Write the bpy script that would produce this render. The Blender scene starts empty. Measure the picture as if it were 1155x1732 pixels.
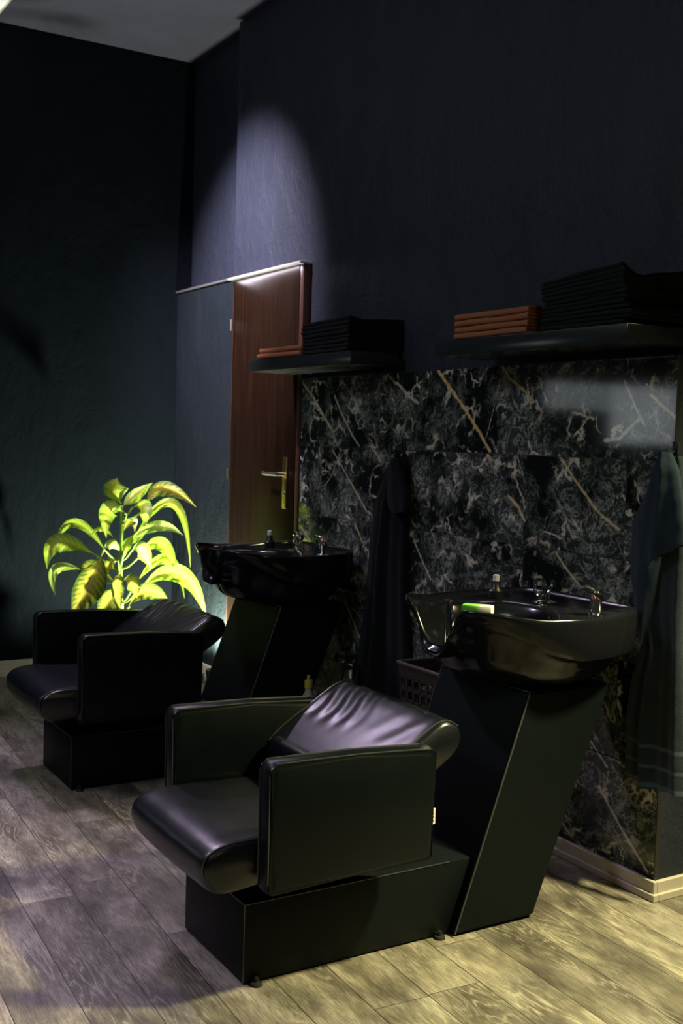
import bpy, bmesh, math, random
from mathutils import Vector, Matrix, noise
S = bpy.context.scene
COL = S.collection
PI = math.pi
# ------------------------------------------------------------------ camera
cd = bpy.data.cameras.new('camera'); cam = bpy.data.objects.new('camera', cd); COL.objects.link(cam)
YAW, PITCH, ROLL, F = 2.5960, -0.06505, 0.02891, 1892.97
fw = Vector((math.cos(YAW)*math.cos(PITCH), math.sin(YAW)*math.cos(PITCH), math.sin(PITCH)))
r0 = Vector((math.sin(YAW), -math.cos(YAW), 0)); u0 = r0.cross(fw)
r1 = math.cos(ROLL)*r0 + math.sin(ROLL)*u0; u1 = -math.sin(ROLL)*r0 + math.cos(ROLL)*u0
M = Matrix((r1, u1, -fw)).transposed().to_4x4(); M.translation = Vector((2.2230, -2.4445, 1.3055))
cam.matrix_world = M
cd.sensor_fit = 'VERTICAL'; cd.sensor_height = 36; cd.lens = F/1732*36; cd.clip_start = .05
cd.dof.use_dof = True; cd.dof.focus_distance = 2.75; cd.dof.aperture_fstop = 8.0
S.camera = cam
# ------------------------------------------------------------------ world, lights, exposure
w = bpy.data.worlds.new('world'); S.world = w; w.use_nodes = True
w.node_tree.nodes['Background'].inputs[0].default_value = (.5, .6, .9, 1)
w.node_tree.nodes['Background'].inputs[1].default_value = .02
S.view_settings.view_transform = 'Standard'; S.view_settings.look = 'None'
S.view_settings.exposure = 0; S.view_settings.gamma = 1; S.view_settings.use_curve_mapping = False

def light(name, kind, loc, target, power, color, size=.1, spot=60, blend=.5):
    d = bpy.data.lights.new(name, kind); o = bpy.data.objects.new(name, d); COL.objects.link(o)
    d.energy = power; d.color = color
    if kind == 'AREA': d.shape = 'DISK'; d.size = size
    else: d.shadow_soft_size = size
    if kind == 'SPOT': d.spot_size = math.radians(spot); d.spot_blend = blend
    o.location = loc
    o.rotation_euler = (Vector(target)-Vector(loc)).to_track_quat('-Z', 'Y').to_euler()
    return o
VIOLET = (.86, .68, 1.0); WARM = (1.0, .90, .44); LIME = (.93, 1.0, .66)
light('wall_spot', 'SPOT', (-2.50, -1.35, 3.31), (-2.90, .035, 1.98), 1250, (1.0, .84, .95), .05, 56, 1.0)
light('violet_downlight', 'SPOT', (-2.95, -1.30, 3.31), (-.9, -1.15, 0), 240, VIOLET, .14, 64, .9)
light('violet_floor_light', 'SPOT', (-1.5, -2.9, 3.31), (-.60, -2.2, 0), 300, VIOLET, .16, 56, 1.0)
light('warm_downlight', 'SPOT', (.88, .34, 2.35), (.52, -.82, 0), 800, WARM, .09, 74, 1.0)
light('grey_room_fill', 'AREA', (-.6, -3.6, 3.2), (-.8, -1.0, .6), 27, (.80, .90, 1.0), .9)  # added fill from the room side, brightens the marble face
light('warm_room_light', 'AREA', (3.0, -1.9, 3.1), (0, -.6, .8), 6, WARM, .5)
light('floor_uplight', 'SPOT', (-2.90, -.060, .15), (-3.12, -.11, .62), 300, LIME, .03, 140, .5)

# ------------------------------------------------------------------ mesh helpers
def box(bm, a, b, bev=0, seg=2):
    a, b = Vector(a), Vector(b)
    r = bmesh.ops.create_cube(bm, size=1)
    vs = r['verts']
    bmesh.ops.scale(bm, vec=b-a, verts=vs); bmesh.ops.translate(bm, vec=(a+b)/2, verts=vs)
    if bev:
        es = list({e for v in vs for e in v.link_edges})
        bmesh.ops.bevel(bm, geom=es, offset=bev, segments=seg, affect='EDGES', profile=.5)
def loft(bm, rings, cap0=True, cap1=True, closed=True):
    R = [[bm.verts.new(p) for p in r] for r in rings]
    n = len(R[0])
    for a, b in zip(R, R[1:]):
        for i in range(n if closed else n-1):
            j = (i+1) % n
            bm.faces.new((a[i], a[j], b[j], b[i]))
    if cap0: bm.faces.new(list(reversed(R[0])))
    if cap1: bm.faces.new(R[-1])
    return R
def cyl(bm, a, b, ra, rb=None, n=24):
    a, b = Vector(a), Vector(b); rb = ra if rb is None else rb
    q = (b-a).to_track_quat('Z', 'Y')
    def ring(c, r): return [c + q @ Vector((r*math.cos(2*PI*i/n), r*math.sin(2*PI*i/n), 0)) for i in range(n)]
    loft(bm, [ring(a, ra), ring(b, rb)])
def lathe(bm, c, prof, n=32):
    c = Vector(c)
    loft(bm, [[c+Vector((r*math.cos(2*PI*i/n), r*math.sin(2*PI*i/n), z)) for i in range(n)] for r, z in prof])
def tube(bm, pts, r, n=10, sub=6):
    P = [Vector(p) for p in pts]
    if len(P) > 2 and sub > 1:
        Q = []
        E = [2*P[0]-P[1]] + P + [2*P[-1]-P[-2]]
        for i in range(1, len(E)-2):
            for k in range(sub):
                t = k/sub; a, b, c, d = E[i-1:i+3]
                Q.append(.5*((2*b)+(c-a)*t+(2*a-5*b+4*c-d)*t*t+(3*b-a-3*c+d)*t**3))
        P = Q+[P[-1]]
    rings = []; up = Vector((.13, .21, .97))
    for i, p in enumerate(P):
        t = (P[min(i+1, len(P)-1)]-P[max(i-1, 0)]).normalized()
        x = t.cross(up).normalized(); up = x.cross(t)
        rr = r(i/(len(P)-1)) if callable(r) else r
        rings.append([p+rr*(x*math.cos(2*PI*k/n)+up*math.sin(2*PI*k/n)) for k in range(n)])
    loft(bm, rings)
def obj(name, bm, mat, parent=None, smooth=True, angle=35):
    bmesh.ops.recalc_face_normals(bm, faces=bm.faces[:])
    me = bpy.data.meshes.new(name); bm.to_mesh(me); bm.free()
    if smooth:
        for p in me.polygons: p.use_smooth = True
        try: me.set_sharp_from_angle(angle=math.radians(angle))
        except Exception: pass
    me.materials.append(mat)
    o = bpy.data.objects.new(name, me); COL.objects.link(o)
    if parent: o.parent = parent
    return o
def tag(o, label, cat, group=None, kind=None):
    if label: o['label'] = label
    if cat: o['category'] = cat
    if group: o['group'] = group
    if kind: o['kind'] = kind
    return o
def thing(name, label, cat, loc=(0, 0, 0), rotz=0, group=None):
    o = bpy.data.objects.new(name, None); COL.objects.link(o); o.empty_display_size = .1
    o.location = loc; o.rotation_euler = (0, 0, rotz)
    return tag(o, label, cat, group)
def copy_tree(o, parent=None):
    c = o.copy(); COL.objects.link(c)
    if parent: c.parent = parent
    for ch in list(o.children): copy_tree(ch, c)
    return c
def B(): return bmesh.new()
def sstep(a, b, x):
    t = max(0, min(1, (x-a)/(b-a))); return t*t*(3-2*t)
def interp(tab, x):
    if x >= tab[0][0] and tab[0][0] > tab[-1][0]: return tab[0][1:]
    for a, b in zip(tab, tab[1:]):
        if min(a[0], b[0]) <= x <= max(a[0], b[0]):
            t = (x-a[0])/(b[0]-a[0]); return [p+(q-p)*t for p, q in zip(a[1:], b[1:])]
    return tab[-1][1:]

# ------------------------------------------------------------------ materials
class NT:
    def __init__(s, name):
        s.m = bpy.data.materials.new(name); s.m.use_nodes = True; s.t = s.m.node_tree
        s.b = s.t.nodes['Principled BSDF']; s.x = 0
    def n(s, typ, ins=None, **kw):
        k = s.t.nodes.new(typ)
        for a, v in kw.items(): setattr(k, a, v)
        for a, v in (ins or {}).items(): s.set(k.inputs[a], v)
        return k
    def set(s, sock, v):
        if isinstance(v, bpy.types.NodeSocket): s.t.links.new(v, sock)
        elif isinstance(v, bpy.types.Node): s.t.links.new(v.outputs[0], sock)
        else: sock.default_value = (tuple(v)+(1,) if isinstance(v, tuple) and len(v) == 3 and sock.type == 'RGBA' else v)
    def math(s, op, a, b=0, c=0, clamp=False):
        k = s.n('ShaderNodeMath', {0: a, 1: b, 2: c}, operation=op); k.use_clamp = clamp; return k.outputs[0]
    def mix(s, f, a, b):
        k = s.n('ShaderNodeMix', data_type='RGBA'); s.set(k.inputs[0], f); s.set(k.inputs[6], a); s.set(k.inputs[7], b); return k.outputs[2]
    def ramp(s, f, stops):
        k = s.n('ShaderNodeValToRGB', {0: f}); e = k.color_ramp.elements
        while len(e) < len(stops): e.new(.5)
        for q, (p, c) in zip(e, stops): q.position = p; q.color = tuple(c)+(1,) if len(c) == 3 else c
        return k.outputs[0]
    def obj(s): return s.n('ShaderNodeTexCoord').outputs['Object']
    def mapping(s, v, scale=(1, 1, 1), rot=(0, 0, 0), loc=(0, 0, 0)):
        return s.n('ShaderNodeMapping', {'Vector': v, 'Scale': scale, 'Rotation': rot, 'Location': loc}).outputs[0]
    def noise(s, v, scale, detail=4, rough=.5, dist=0, out=0):
        return s.n('ShaderNodeTexNoise', {'Vector': v, 'Scale': scale, 'Detail': detail, 'Roughness': rough, 'Distortion': dist}).outputs[out]
    def bump(s, h, strength=.3, dist=.01):
        k = s.n('ShaderNodeBump', {'Height': h, 'Strength': strength, 'Distance': dist}); s.t.links.new(k.outputs[0], s.b.inputs['Normal']); return k
    def P(s, **kw):
        for a, v in kw.items(): s.set(s.b.inputs[{'base': 'Base Color', 'rough': 'Roughness', 'metal': 'Metallic', 'spec': 'Specular IOR Level', 'coat': 'Coat Weight', 'coatr': 'Coat Roughness', 'sheen': 'Sheen Weight', 'em': 'Emission Color', 'ems': 'Emission Strength', 'trans': 'Transmission Weight', 'ior': 'IOR'}[a]], v)
        return s.m
def plain(name, c, rough=.5, metal=0, spec=.5, bump=None):
    t = NT(name); t.P(base=c, rough=rough, metal=metal, spec=spec)
    nz = t.noise(t.obj(), 40, 3)
    t.P(base=t.mix(t.math('MULTIPLY', nz, .5), c, tuple(x*.8 for x in c)))
    if bump: t.bump(t.noise(t.obj(), bump[0], 4, .6), bump[1], .004)
    return t.m

def m_wall(c, rough=.5, streak=.25, spec=.4):
    t = NT('dark_plaster'); o = t.obj()
    big = t.noise(t.mapping(o, (1.6, 1.6, .7)), 3.0, 5, .6)
    pl = t.noise(t.mapping(o, (1, 1, .55)), 9, 8, .62, .3)
    fine = t.noise(o, 90, 3, .6)
    t.P(base=t.mix(t.math('MULTIPLY', big, 1, clamp=True), tuple(x*(1-streak) for x in c), tuple(x*(1+streak) for x in c)))
    t.P(rough=t.math('ADD', t.math('MULTIPLY', pl, .15), rough-.07), spec=spec)
    h = t.math('ADD', t.math('MULTIPLY', pl, .8), t.math('MULTIPLY', fine, .1))
    t.bump(h, .75, .03)
    return t.m
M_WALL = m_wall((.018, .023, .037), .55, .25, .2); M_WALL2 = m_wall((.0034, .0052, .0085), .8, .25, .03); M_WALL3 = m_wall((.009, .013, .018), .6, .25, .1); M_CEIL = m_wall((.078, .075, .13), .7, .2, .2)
M_WHITE = plain('white_paint', (.72, .73, .70), .6)
M_ROOM = plain('grey_room_paint', (.10, .10, .11), .7)
M_TRIM = plain('baseboard_paint', (.50, .46, .40), .45)

def m_leather(name, c, rough, bs=1.0, spec=.5):
    t = NT(name); o = t.obj()
    v = t.n('ShaderNodeTexVoronoi', {'Vector': o, 'Scale': 420.0}).outputs[0]
    n1 = t.noise(o, 14, 4, .6); n2 = t.noise(o, 3, 3)
    t.P(base=t.mix(n2, c, tuple(x*1.35 for x in c)), rough=t.math('ADD', t.math('MULTIPLY', n1, .12), rough-.06), spec=spec)
    h = t.math('ADD', t.math('MULTIPLY', v, .14*bs), t.math('MULTIPLY', n1, .7))
    t.bump(h, .16, .006)
    return t.m
M_SEAT = m_leather('seat_leather', (.0028, .0036, .0066), .32, spec=.55)
M_ARM = m_leather('armrest_leather', (.0015, .0032, .0040), .38, spec=.17)
M_VINYL = m_leather('base_vinyl', (.0013, .0032, .0038), .52, .5, .16)
M_SEAM = plain('seam_piping', (.035, .038, .036), .30, spec=.7)
M_STITCH = plain('pale_seam', (.05, .056, .056), .6)
M_CERAMIC = NT('black_ceramic').P(base=(.006, .0065, .009), rough=.15, spec=.26)
def m_chrome():
    t = NT('chrome'); return t.P(base=(.82, .82, .80), metal=1.0, rough=t.math('ADD', t.math('MULTIPLY', t.noise(t.obj(), 30), .06), .06))
M_CHROME = m_chrome()
M_BLACK = plain('black_plastic', (.012, .012, .014), .35)
M_RUBBER = plain('black_rubber', (.010, .010, .010), .6)
M_SHELF = NT('shelf_lacquer').P(base=(.016, .020, .022), rough=.22, spec=.5)
M_TAG = plain('white_tag', (.8, .8, .8), .7)
M_RED = plain('red_print', (.6, .05, .08), .6)
M_BRASS = plain('brass', (.75, .58, .25), .28, 1.0)
M_STEEL = plain('hinge_steel', (.7, .66, .58), .3, 1.0)

def m_towel(name, c, c2, sc=500):
    t = NT(name); o = t.obj()
    n = t.noise(o, sc, 3, .7); n2 = t.noise(o, 22, 4)
    t.P(base=t.mix(n2, c, c2), rough=.95, spec=.1, sheen=.04)
    t.set(t.b.inputs['Sheen Roughness'], .5)
    t.bump(t.math('ADD', n, t.math('MULTIPLY', n2, .6)), .6, .004)
    return t.m
M_TW_B = m_towel('black_terry', (.003, .004, .006), (.005, .007, .010))
M_TW_N = m_towel('dark_blue_terry', (.0042, .0070, .0095), (.0075, .0115, .0145))
M_TW_BAND = m_towel('towel_band', (.030, .040, .052), (.04, .052, .064))
M_TW_O = m_towel('rust_terry', (.25, .092, .045), (.34, .13, .065))
M_TW_O2 = m_towel('dark_rust_terry', (.10, .035, .02), (.14, .05, .03))

def m_door():
    t = NT('mahogany_veneer'); o = t.obj()
    g = t.noise(t.mapping(o, (26, 26, 1.3)), 2.2, 6, .65, .4)
    g2 = t.noise(t.mapping(o, (90, 90, 2.5)), 2, 4, .6)
    c = t.ramp(t.math('ADD', t.math('MULTIPLY', g, .7), t.math('MULTIPLY', g2, .3)), [(.3, (.004, .0022, .0012)), (.55, (.0105, .0048, .0024)), (.75, (.021, .0095, .004))])
    t.P(base=c, rough=.36, spec=.15)
    t.bump(g2, .08, .002)
    return t.m
M_DOOR = m_door()

def m_floor():
    t = NT('greige_plank'); o = t.mapping(t.obj(), rot=(0, 0, math.radians(3.0)))
    sx = t.n('ShaderNodeSeparateXYZ', {0: o}); X, Y = sx.outputs[0], sx.outputs[1]
    W, L = .150, .92
    row = t.math('FLOOR', t.math('DIVIDE', Y, W))
    rr = t.n('ShaderNodeTexWhiteNoise', {'W': row}, noise_dimensions='1D').outputs[0]
    xs = t.math('ADD', t.math('DIVIDE', X, L), t.math('MULTIPLY', rr, 7.3))
    colm = t.math('FLOOR', xs)
    pid = t.math('ADD', t.math('MULTIPLY', row, 17.13), t.math('MULTIPLY', colm, 5.77))
    wn = t.n('ShaderNodeTexWhiteNoise', {'W': pid}, noise_dimensions='1D'); pr = wn.outputs[0]
    fy = t.math('FRACT', t.math('DIVIDE', Y, W)); fx = t.math('FRACT', xs)
    ey = t.math('MINIMUM', fy, t.math('SUBTRACT', 1, fy)); ex = t.math('MINIMUM', fx, t.math('SUBTRACT', 1, fx))
    gap = t.math('MAXIMUM', t.math('LESS_THAN', t.math('MULTIPLY', ey, W), .0012), t.math('LESS_THAN', t.math('MULTIPLY', ex, L), .0011))
    off = t.n('ShaderNodeCombineXYZ', {0: t.math('MULTIPLY', pr, 31.0), 1: t.math('MULTIPLY', pr, 17.0), 2: pr}).outputs[0]
    v = t.n('ShaderNodeVectorMath', {0: o, 1: off}, operation='ADD').outputs[0]
    # cathedral grain: rings of a stretched noise field
    fld = t.noise(t.mapping(v, (1.3, 7.5, 1)), 1.35, 3, .5, .35)
    rings = t.math('FRACT', t.math('MULTIPLY', fld, 17))
    rings = t.math('ABSOLUTE', t.math('SUBTRACT', rings, .5))
    line = t.n('ShaderNodeMapRange', {0: rings, 1: .30, 2: .5, 3: 0.0, 4: 1.0}).outputs[0]
    rm = t.n('ShaderNodeMapRange', {0: t.noise(t.mapping(v, (1.0, 3.5, 1)), 2.1, 3, .5), 1: .42, 2: .62}).outputs[0]
    line = t.math('MULTIPLY', line, rm)
    pores = t.noise(t.mapping(v, (7, 150, 1)), 3, 4, .7)
    cloud = t.noise(t.mapping(v, (2.2, 6, 1)), 1.7, 5, .62)
    worn = t.noise(t.mapping(o, (1.2, 2.2, 1)), 2.3, 6, .65)
    base = t.ramp(cloud, [(.28, (.06, .052, .042)), (.45, (.19, .17, .135)), (.58, (.33, .30, .245)), (.75, (.46, .43, .37))])
    base = t.mix(t.math('MULTIPLY', line, .75), base, (.52, .48, .40))
    dl = t.math('MULTIPLY', rm, t.n('ShaderNodeMapRange', {0: rings, 1: .12, 2: .02, 3: 0.0, 4: .45}).outputs[0])
    base = t.mix(dl, base, (.07, .06, .048))
    base = t.mix(t.n('ShaderNodeMapRange', {0: pores, 1: .36, 2: .56, 3: .75, 4: 0.0}).outputs[0], base, (.055, .047, .04))
    base = t.mix(t.n('ShaderNodeMapRange', {0: worn, 1: .53, 2: .34, 3: 0.0, 4: .85}).outputs[0], base, (.050, .045, .042))
    k = t.n('ShaderNodeHueSaturation', {'Color': base, 'Value': t.math('ADD', t.math('MULTIPLY', pr, .55), .70)})
    base = t.mix(gap, k.outputs[0], (.02, .018, .015))
    t.P(base=base, rough=t.math('ADD', t.math('MULTIPLY', pores, -.15), .52), spec=.45)
    t.bump(t.math('SUBTRACT', t.math('ADD', t.math('MULTIPLY', pores, .4), t.math('MULTIPLY', line, .3)), gap), .35, .003)
    return t.m
M_FLOOR = m_floor()

def m_marble():
    t = NT('veined_black_marble'); o = t.obj()
    at = t.n('ShaderNodeAttribute', attribute_name='vein'); dist = at.outputs['Fac']
    wa = t.n('ShaderNodeAttribute', attribute_name='warm').outputs['Fac']
    tid = t.n('ShaderNodeAttribute', attribute_name='tile').outputs['Fac']
    off = t.n('ShaderNodeCombineXYZ', {0: t.math('MULTIPLY', tid, 13.7), 1: 0.0, 2: t.math('MULTIPLY', tid, 7.9)}).outputs[0]
    v = t.n('ShaderNodeVectorMath', {0: o, 1: off}, operation='ADD').outputs[0]
    warp = t.noise(v, 7, 5, .6, out=1)
    wv = t.n('ShaderNodeVectorMath', {0: v, 1: t.n('ShaderNodeVectorMath', {0: warp, 3: .16}, operation='SCALE').outputs[0]}, operation='ADD').outputs[0]
    warp2 = t.noise(v, 38, 4, .65, out=1)
    wv = t.n('ShaderNodeVectorMath', {0: wv, 1: t.n('ShaderNodeVectorMath', {0: warp2, 3: .028}, operation='SCALE').outputs[0]}, operation='ADD').outputs[0]
    vo = t.n('ShaderNodeTexVoronoi', {'Vector': wv, 'Scale': 11.0}, feature='DISTANCE_TO_EDGE').outputs[0]
    patch = t.noise(v, 4.0, 5, .6); patch2 = t.noise(v, 9.0, 3, .6, 0); wisp = t.noise(wv, 13, 8, .66, 1.4)
    ridge = t.math('ABSOLUTE', t.math('SUBTRACT', wisp, .5))
    e1 = t.n('ShaderNodeMapRange', {0: vo, 1: .075, 2: .0, 3: 0.0, 4: 1.0}).outputs[0]
    e2 = t.n('ShaderNodeMapRange', {0: ridge, 1: .035, 2: .0, 3: 0.0, 4: 1.0}).outputs[0]
    m1 = t.n('ShaderNodeMapRange', {0: patch2, 1: .50, 2: .60}).outputs[0]
    m2 = t.n('ShaderNodeMapRange', {0: patch, 1: .42, 2: .60}).outputs[0]
    a = t.math('MULTIPLY', e1, t.math('MULTIPLY', m1, .85)); b = t.math('MULTIPLY', e2, t.math('MULTIPLY', m2, .8))
    haze = t.n('ShaderNodeMapRange', {0: t.noise(v, 26, 6, .7, 1.0), 1: .46, 2: .8, 3: 0.0, 4: .55}).outputs[0]
    base = t.mix(m2, (.007, .010, .010), (.034, .042, .039))
    base = t.mix(t.math('MULTIPLY', haze, m2), base, (.17, .19, .17))
    base = t.mix(b, base, (.44, .46, .41))
    base = t.mix(a, base, (.74, .68, .56))
    dn = t.math('ADD', dist, t.math('MULTIPLY', t.math('SUBTRACT', t.noise(v, 48, 5, .65), .47), .013))
    g = t.n('ShaderNodeMapRange', {0: dn, 1: .0068, 2: .0018, 3: 0.0, 4: 1.0}).outputs[0]
    gold = t.mix(wa, (.62, .60, .53), (.82, .55, .22))
    gold = t.mix(t.noise(v, 70, 3, .6), t.mix(.35, gold, (.05, .05, .045)), gold)
    base = t.mix(g, base, gold)
    gr = t.n('ShaderNodeAttribute', attribute_name='joint').outputs['Fac']
    jl = t.n('ShaderNodeMapRange', {0: gr, 1: .0022, 2: .0010, 3: 0.0, 4: 1.0}).outputs[0]
    base = t.mix(jl, base, (.012, .013, .014))
    t.P(base=base, rough=t.math('ADD', .07, t.math('MULTIPLY', jl, .4)), spec=.55)
    t.bump(t.math('SUBTRACT', t.math('MULTIPLY', patch, .02), jl), .25, .002)
    return t.m
M_MARBLE = m_marble()

def m_leaf(name, cen, edge, amt):
    t = NT(name)
    u = t.n('ShaderNodeAttribute', attribute_name='lu').outputs['Fac']   # 0 midrib .. 1 margin
    v = t.n('ShaderNodeAttribute', attribute_name='lv').outputs['Fac']
    o = t.obj()
    ribs = t.math('ABSOLUTE', t.math('SUBTRACT', t.math('FRACT', t.math('MULTIPLY', t.math('SUBTRACT', v, t.math('MULTIPLY', u, .13)), 13)), .5))
    mott = t.noise(o, 55, 4, .7)
    f = t.math('ADD', t.math('MULTIPLY', u, .75), t.math('ADD', t.math('MULTIPLY', ribs, .55), t.math('MULTIPLY', mott, .6)))
    c = t.ramp(t.math('SUBTRACT', f, amt), [(.25, cen), (.55, tuple((a+b)/2 for a, b in zip(cen, edge))), (.8, edge)])
    t.P(base=c, rough=.38, spec=.5)
    t.bump(ribs, .25, .004)
    tr = t.n('ShaderNodeBsdfTranslucent', {'Color': c}); mx = t.n('ShaderNodeMixShader', {0: .38})
    t.t.links.new(t.b.outputs[0], mx.inputs[1]); t.t.links.new(tr.outputs[0], mx.inputs[2])
    t.t.links.new(mx.outputs[0], t.t.nodes['Material Output'].inputs[0])
    return t.m
M_LEAF = [m_leaf('bright_leaf', (.74, .82, .10), (.24, .46, .04), .28), m_leaf('patterned_leaf', (.50, .44, .07), (.06, .11, .02), .26), m_leaf('pale_leaf', (.80, .90, .30), (.40, .62, .10), .1)]

# ------------------------------------------------------------------ room shell
def struct(name, bm, m, parent=None, **k):
    o = obj(name, bm, m, parent, **k)
    if not parent: o['kind'] = 'structure'
    return o
XL = -3.695
b = B(); box(b, (XL-.3, -5.0, -.1), (4.2, 3.2, 0)); struct('floor', b, M_FLOOR, smooth=False)
HC = 3.368
b = B(); box(b, (XL-.3, -.99, HC), (4.2, 3.2, HC+.15)); struct('ceiling', b, M_CEIL, smooth=False)
b = B(); box(b, (XL-.3, -5.0, HC), (4.2, -.99, HC+.15)); struct('ceiling', b, M_WHITE, smooth=False)
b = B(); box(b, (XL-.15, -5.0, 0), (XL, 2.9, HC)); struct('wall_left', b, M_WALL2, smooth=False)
b = B(); box(b, (XL, -5.0, 0), (4.2, -4.85, HC)); struct('wall_front', b, M_ROOM, smooth=False)
b = B(); box(b, (4.05, -4.85, 0), (4.2, 3.0, HC)); struct('wall_back', b, M_ROOM, smooth=False)
b = B(); box(b, (XL, 2.85, 0), (4.05, 3.0, HC)); struct('wall_far', b, M_ROOM, smooth=False)
# right wall: painted upper part, set back a little behind the tiled / door zone below
wr = B()
box(wr, (-2.98, .038, 2.085), (0, .5, HC)); box(wr, (-2.17, .035, 1.5), (0, .5, 2.085)); box(wr, (-2.17, .012, 0), (0, .5, 1.555))
box(wr, (XL, .115, 2.085), (-2.98, .5, HC))
box(wr, (-2.93, .06, 0), (-2.17, .5, 2.085))
wall = struct('wall_right', wr, M_WALL, smooth=False)
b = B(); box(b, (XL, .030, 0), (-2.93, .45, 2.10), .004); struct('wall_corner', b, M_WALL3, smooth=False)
b = B(); box(b, (XL, .018, 2.094), (-2.93, .115, 2.104), .003); struct('trim_1', b, plain('ledge_trim', (.10, .10, .12), .4))
# marble tile cladding with vein fields as attributes
VEINS = [([(-2.169,1.55),(-2.07,1.485),(-1.988,1.412),(-1.894,1.336)],0.2,1.3),([(-1.887,1.487),(-1.825,1.411),(-1.739,1.325),(-1.677,1.278)],0.3,1),([(-1.151,1.572),(-1.074,1.505),(-0.982,1.429),(-0.892,1.346),(-0.829,1.279)],1,1.35),([(-1.487,1.568),(-1.421,1.525)],0.2,0.9),([(-1.413,1.529),(-1.338,1.482),(-1.269,1.449)],0.3,1.1),([(-0.793,1.584),(-0.736,1.526),(-0.679,1.495),(-0.633,1.465),(-0.624,1.426)],0.9,1.1),([(-0.206,1.501),(-0.157,1.422),(-0.118,1.37)],0.1,1),([(-0.101,1.459),(-0.031,1.412),(0.025,1.374)],0.5,1.1),([(-1.889,1.256),(-1.752,1.141),(-1.607,1.015)],0.3,0.9),([(-1.564,1.268),(-1.518,1.222)],0.3,1),([(-1.375,1.077),(-1.311,1.024),(-1.265,0.983)],0.3,0.9),([(-0.478,1.274),(-0.392,1.193),(-0.296,1.107),(-0.201,1.057)],0.7,1),([(-0.681,1.269),(-0.639,1.181)],0.2,0.6),([(-1.266,0.926),(-1.204,0.853),(-1.15,0.793)],0.1,0.9),([(-0.473,0.962),(-0.415,0.911),(-0.359,0.871)],0.6,0.8),([(-1.696,0.96),(-1.637,0.892)],0.8,1),([(-2.156,0.91),(-2.062,0.852)],0.9,1.1),([(-0.278,0.394),(-0.206,0.335)],0.1,0.9),([(-0.237,0.266),(-0.139,0.168),(-0.026,0.071)],0.1,1),([(-0.394,0.106),(-0.342,0.069)],0.1,0.8),([(-0.789,1.528),(-0.815,1.427),(-0.851,1.325)],0.5,0.45),([(-0.718,1.128),(-0.671,1.101),(-0.632,1.054)],0.7,1.2),([(-1.83,1.24),(-1.89,1.15),(-1.95,1.1)],0.1,0.5),([(-1.75,0.62),(-1.64,0.5),(-1.55,0.44)],0.2,0.9),([(-1.09,0.6),(-0.98,0.5),(-0.91,0.4)],0.2,0.9),([(-0.14,1.39),(-0.22,1.33),(-0.28,1.325)],0.1,1.3)]
def segd(x, z, a, c):
    dx, dz = c[0]-a[0], c[1]-a[1]; L = dx*dx+dz*dz
    t = max(0, min(1, ((x-a[0])*dx+(z-a[1])*dz)/L)); return math.hypot(x-a[0]-t*dx, z-a[1]-t*dz)
def build_tiles():
    TX0, TX1 = -2.175, 0.0
    rows = [(0, .07), (.07, .37), (.37, .67), (.67, .97), (.97, 1.27), (1.27, 1.57)]
    vs, fs, dv, wv, tv, jv = [], [], [], [], [], []
    rnd = random.Random(4); st = .0055
    for ri, (z0, z1) in enumerate(rows):
        offx = -1.53 if ri % 2 else -1.08     # joint positions
        js = [TX0]+[q for q in [offx+k*.9 for k in range(-2, 4)] if TX0+.05 < q < TX1-.05]+[TX1]
        for x0, x1 in zip(js, js[1:]):
            tid = rnd.random(); tx, tz = rnd.uniform(-.004, .004), rnd.uniform(-.004, .004)
            nx = max(2, int((x1-x0)/st)); nz = max(2, int((z1-z0)/st)); s0 = len(vs)
            xm, zm = (x0+x1)/2, (z0+z1)/2
            for j in range(nz+1):
                for i in range(nx+1):
                    x = x0+(x1-x0)*i/nx; z = z0+(z1-z0)*j/nz
                    vs.append((x, (x-xm)*tx+(z-zm)*tz, z))
                    best, wb = .05, 0
                    for pl, wm, sc in VEINS:
                        if min(p[0] for p in pl)-.05 < x < max(p[0] for p in pl)+.05:
                            for a, c in zip(pl, pl[1:]):
                                d = segd(x, z, a, c)/sc
                                if d < best: best, wb = d, wm
                    dv.append(best); wv.append(wb); tv.append(tid)
                    jv.append(min(x-x0, x1-x, z-z0, z1-z))
            for j in range(nz):
                for i in range(nx):
                    a = s0+j*(nx+1)+i; fs.append((a, a+1, a+nx+2, a+nx+1))
    # edge return faces (top, right end)
    n0 = len(vs)
    for (a, c) in (((TX0, 1.57), (TX1, 1.57)), ((TX1, 1.57), (TX1, 0))):
        s = len(vs)
        for q in (a, c):
            for y in (0, .012): vs.append((q[0], y, q[1])); dv.append(.05); wv.append(0); tv.append(.3); jv.append(.02)
        fs.append((s, s+2, s+3, s+1))
    me = bpy.data.meshes.new('tile_cladding'); me.from_pydata(vs, [], fs)
    for nm, arr in (('vein', dv), ('warm', wv), ('tile', tv), ('joint', jv)):
        at = me.attributes.new(nm, 'FLOAT', 'POINT'); at.data.foreach_set('value', arr)
    me.materials.append(M_MARBLE)
    o = bpy.data.objects.new('tile_cladding', me); COL.objects.link(o); o.parent = wall
    return o
build_tiles()
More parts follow.
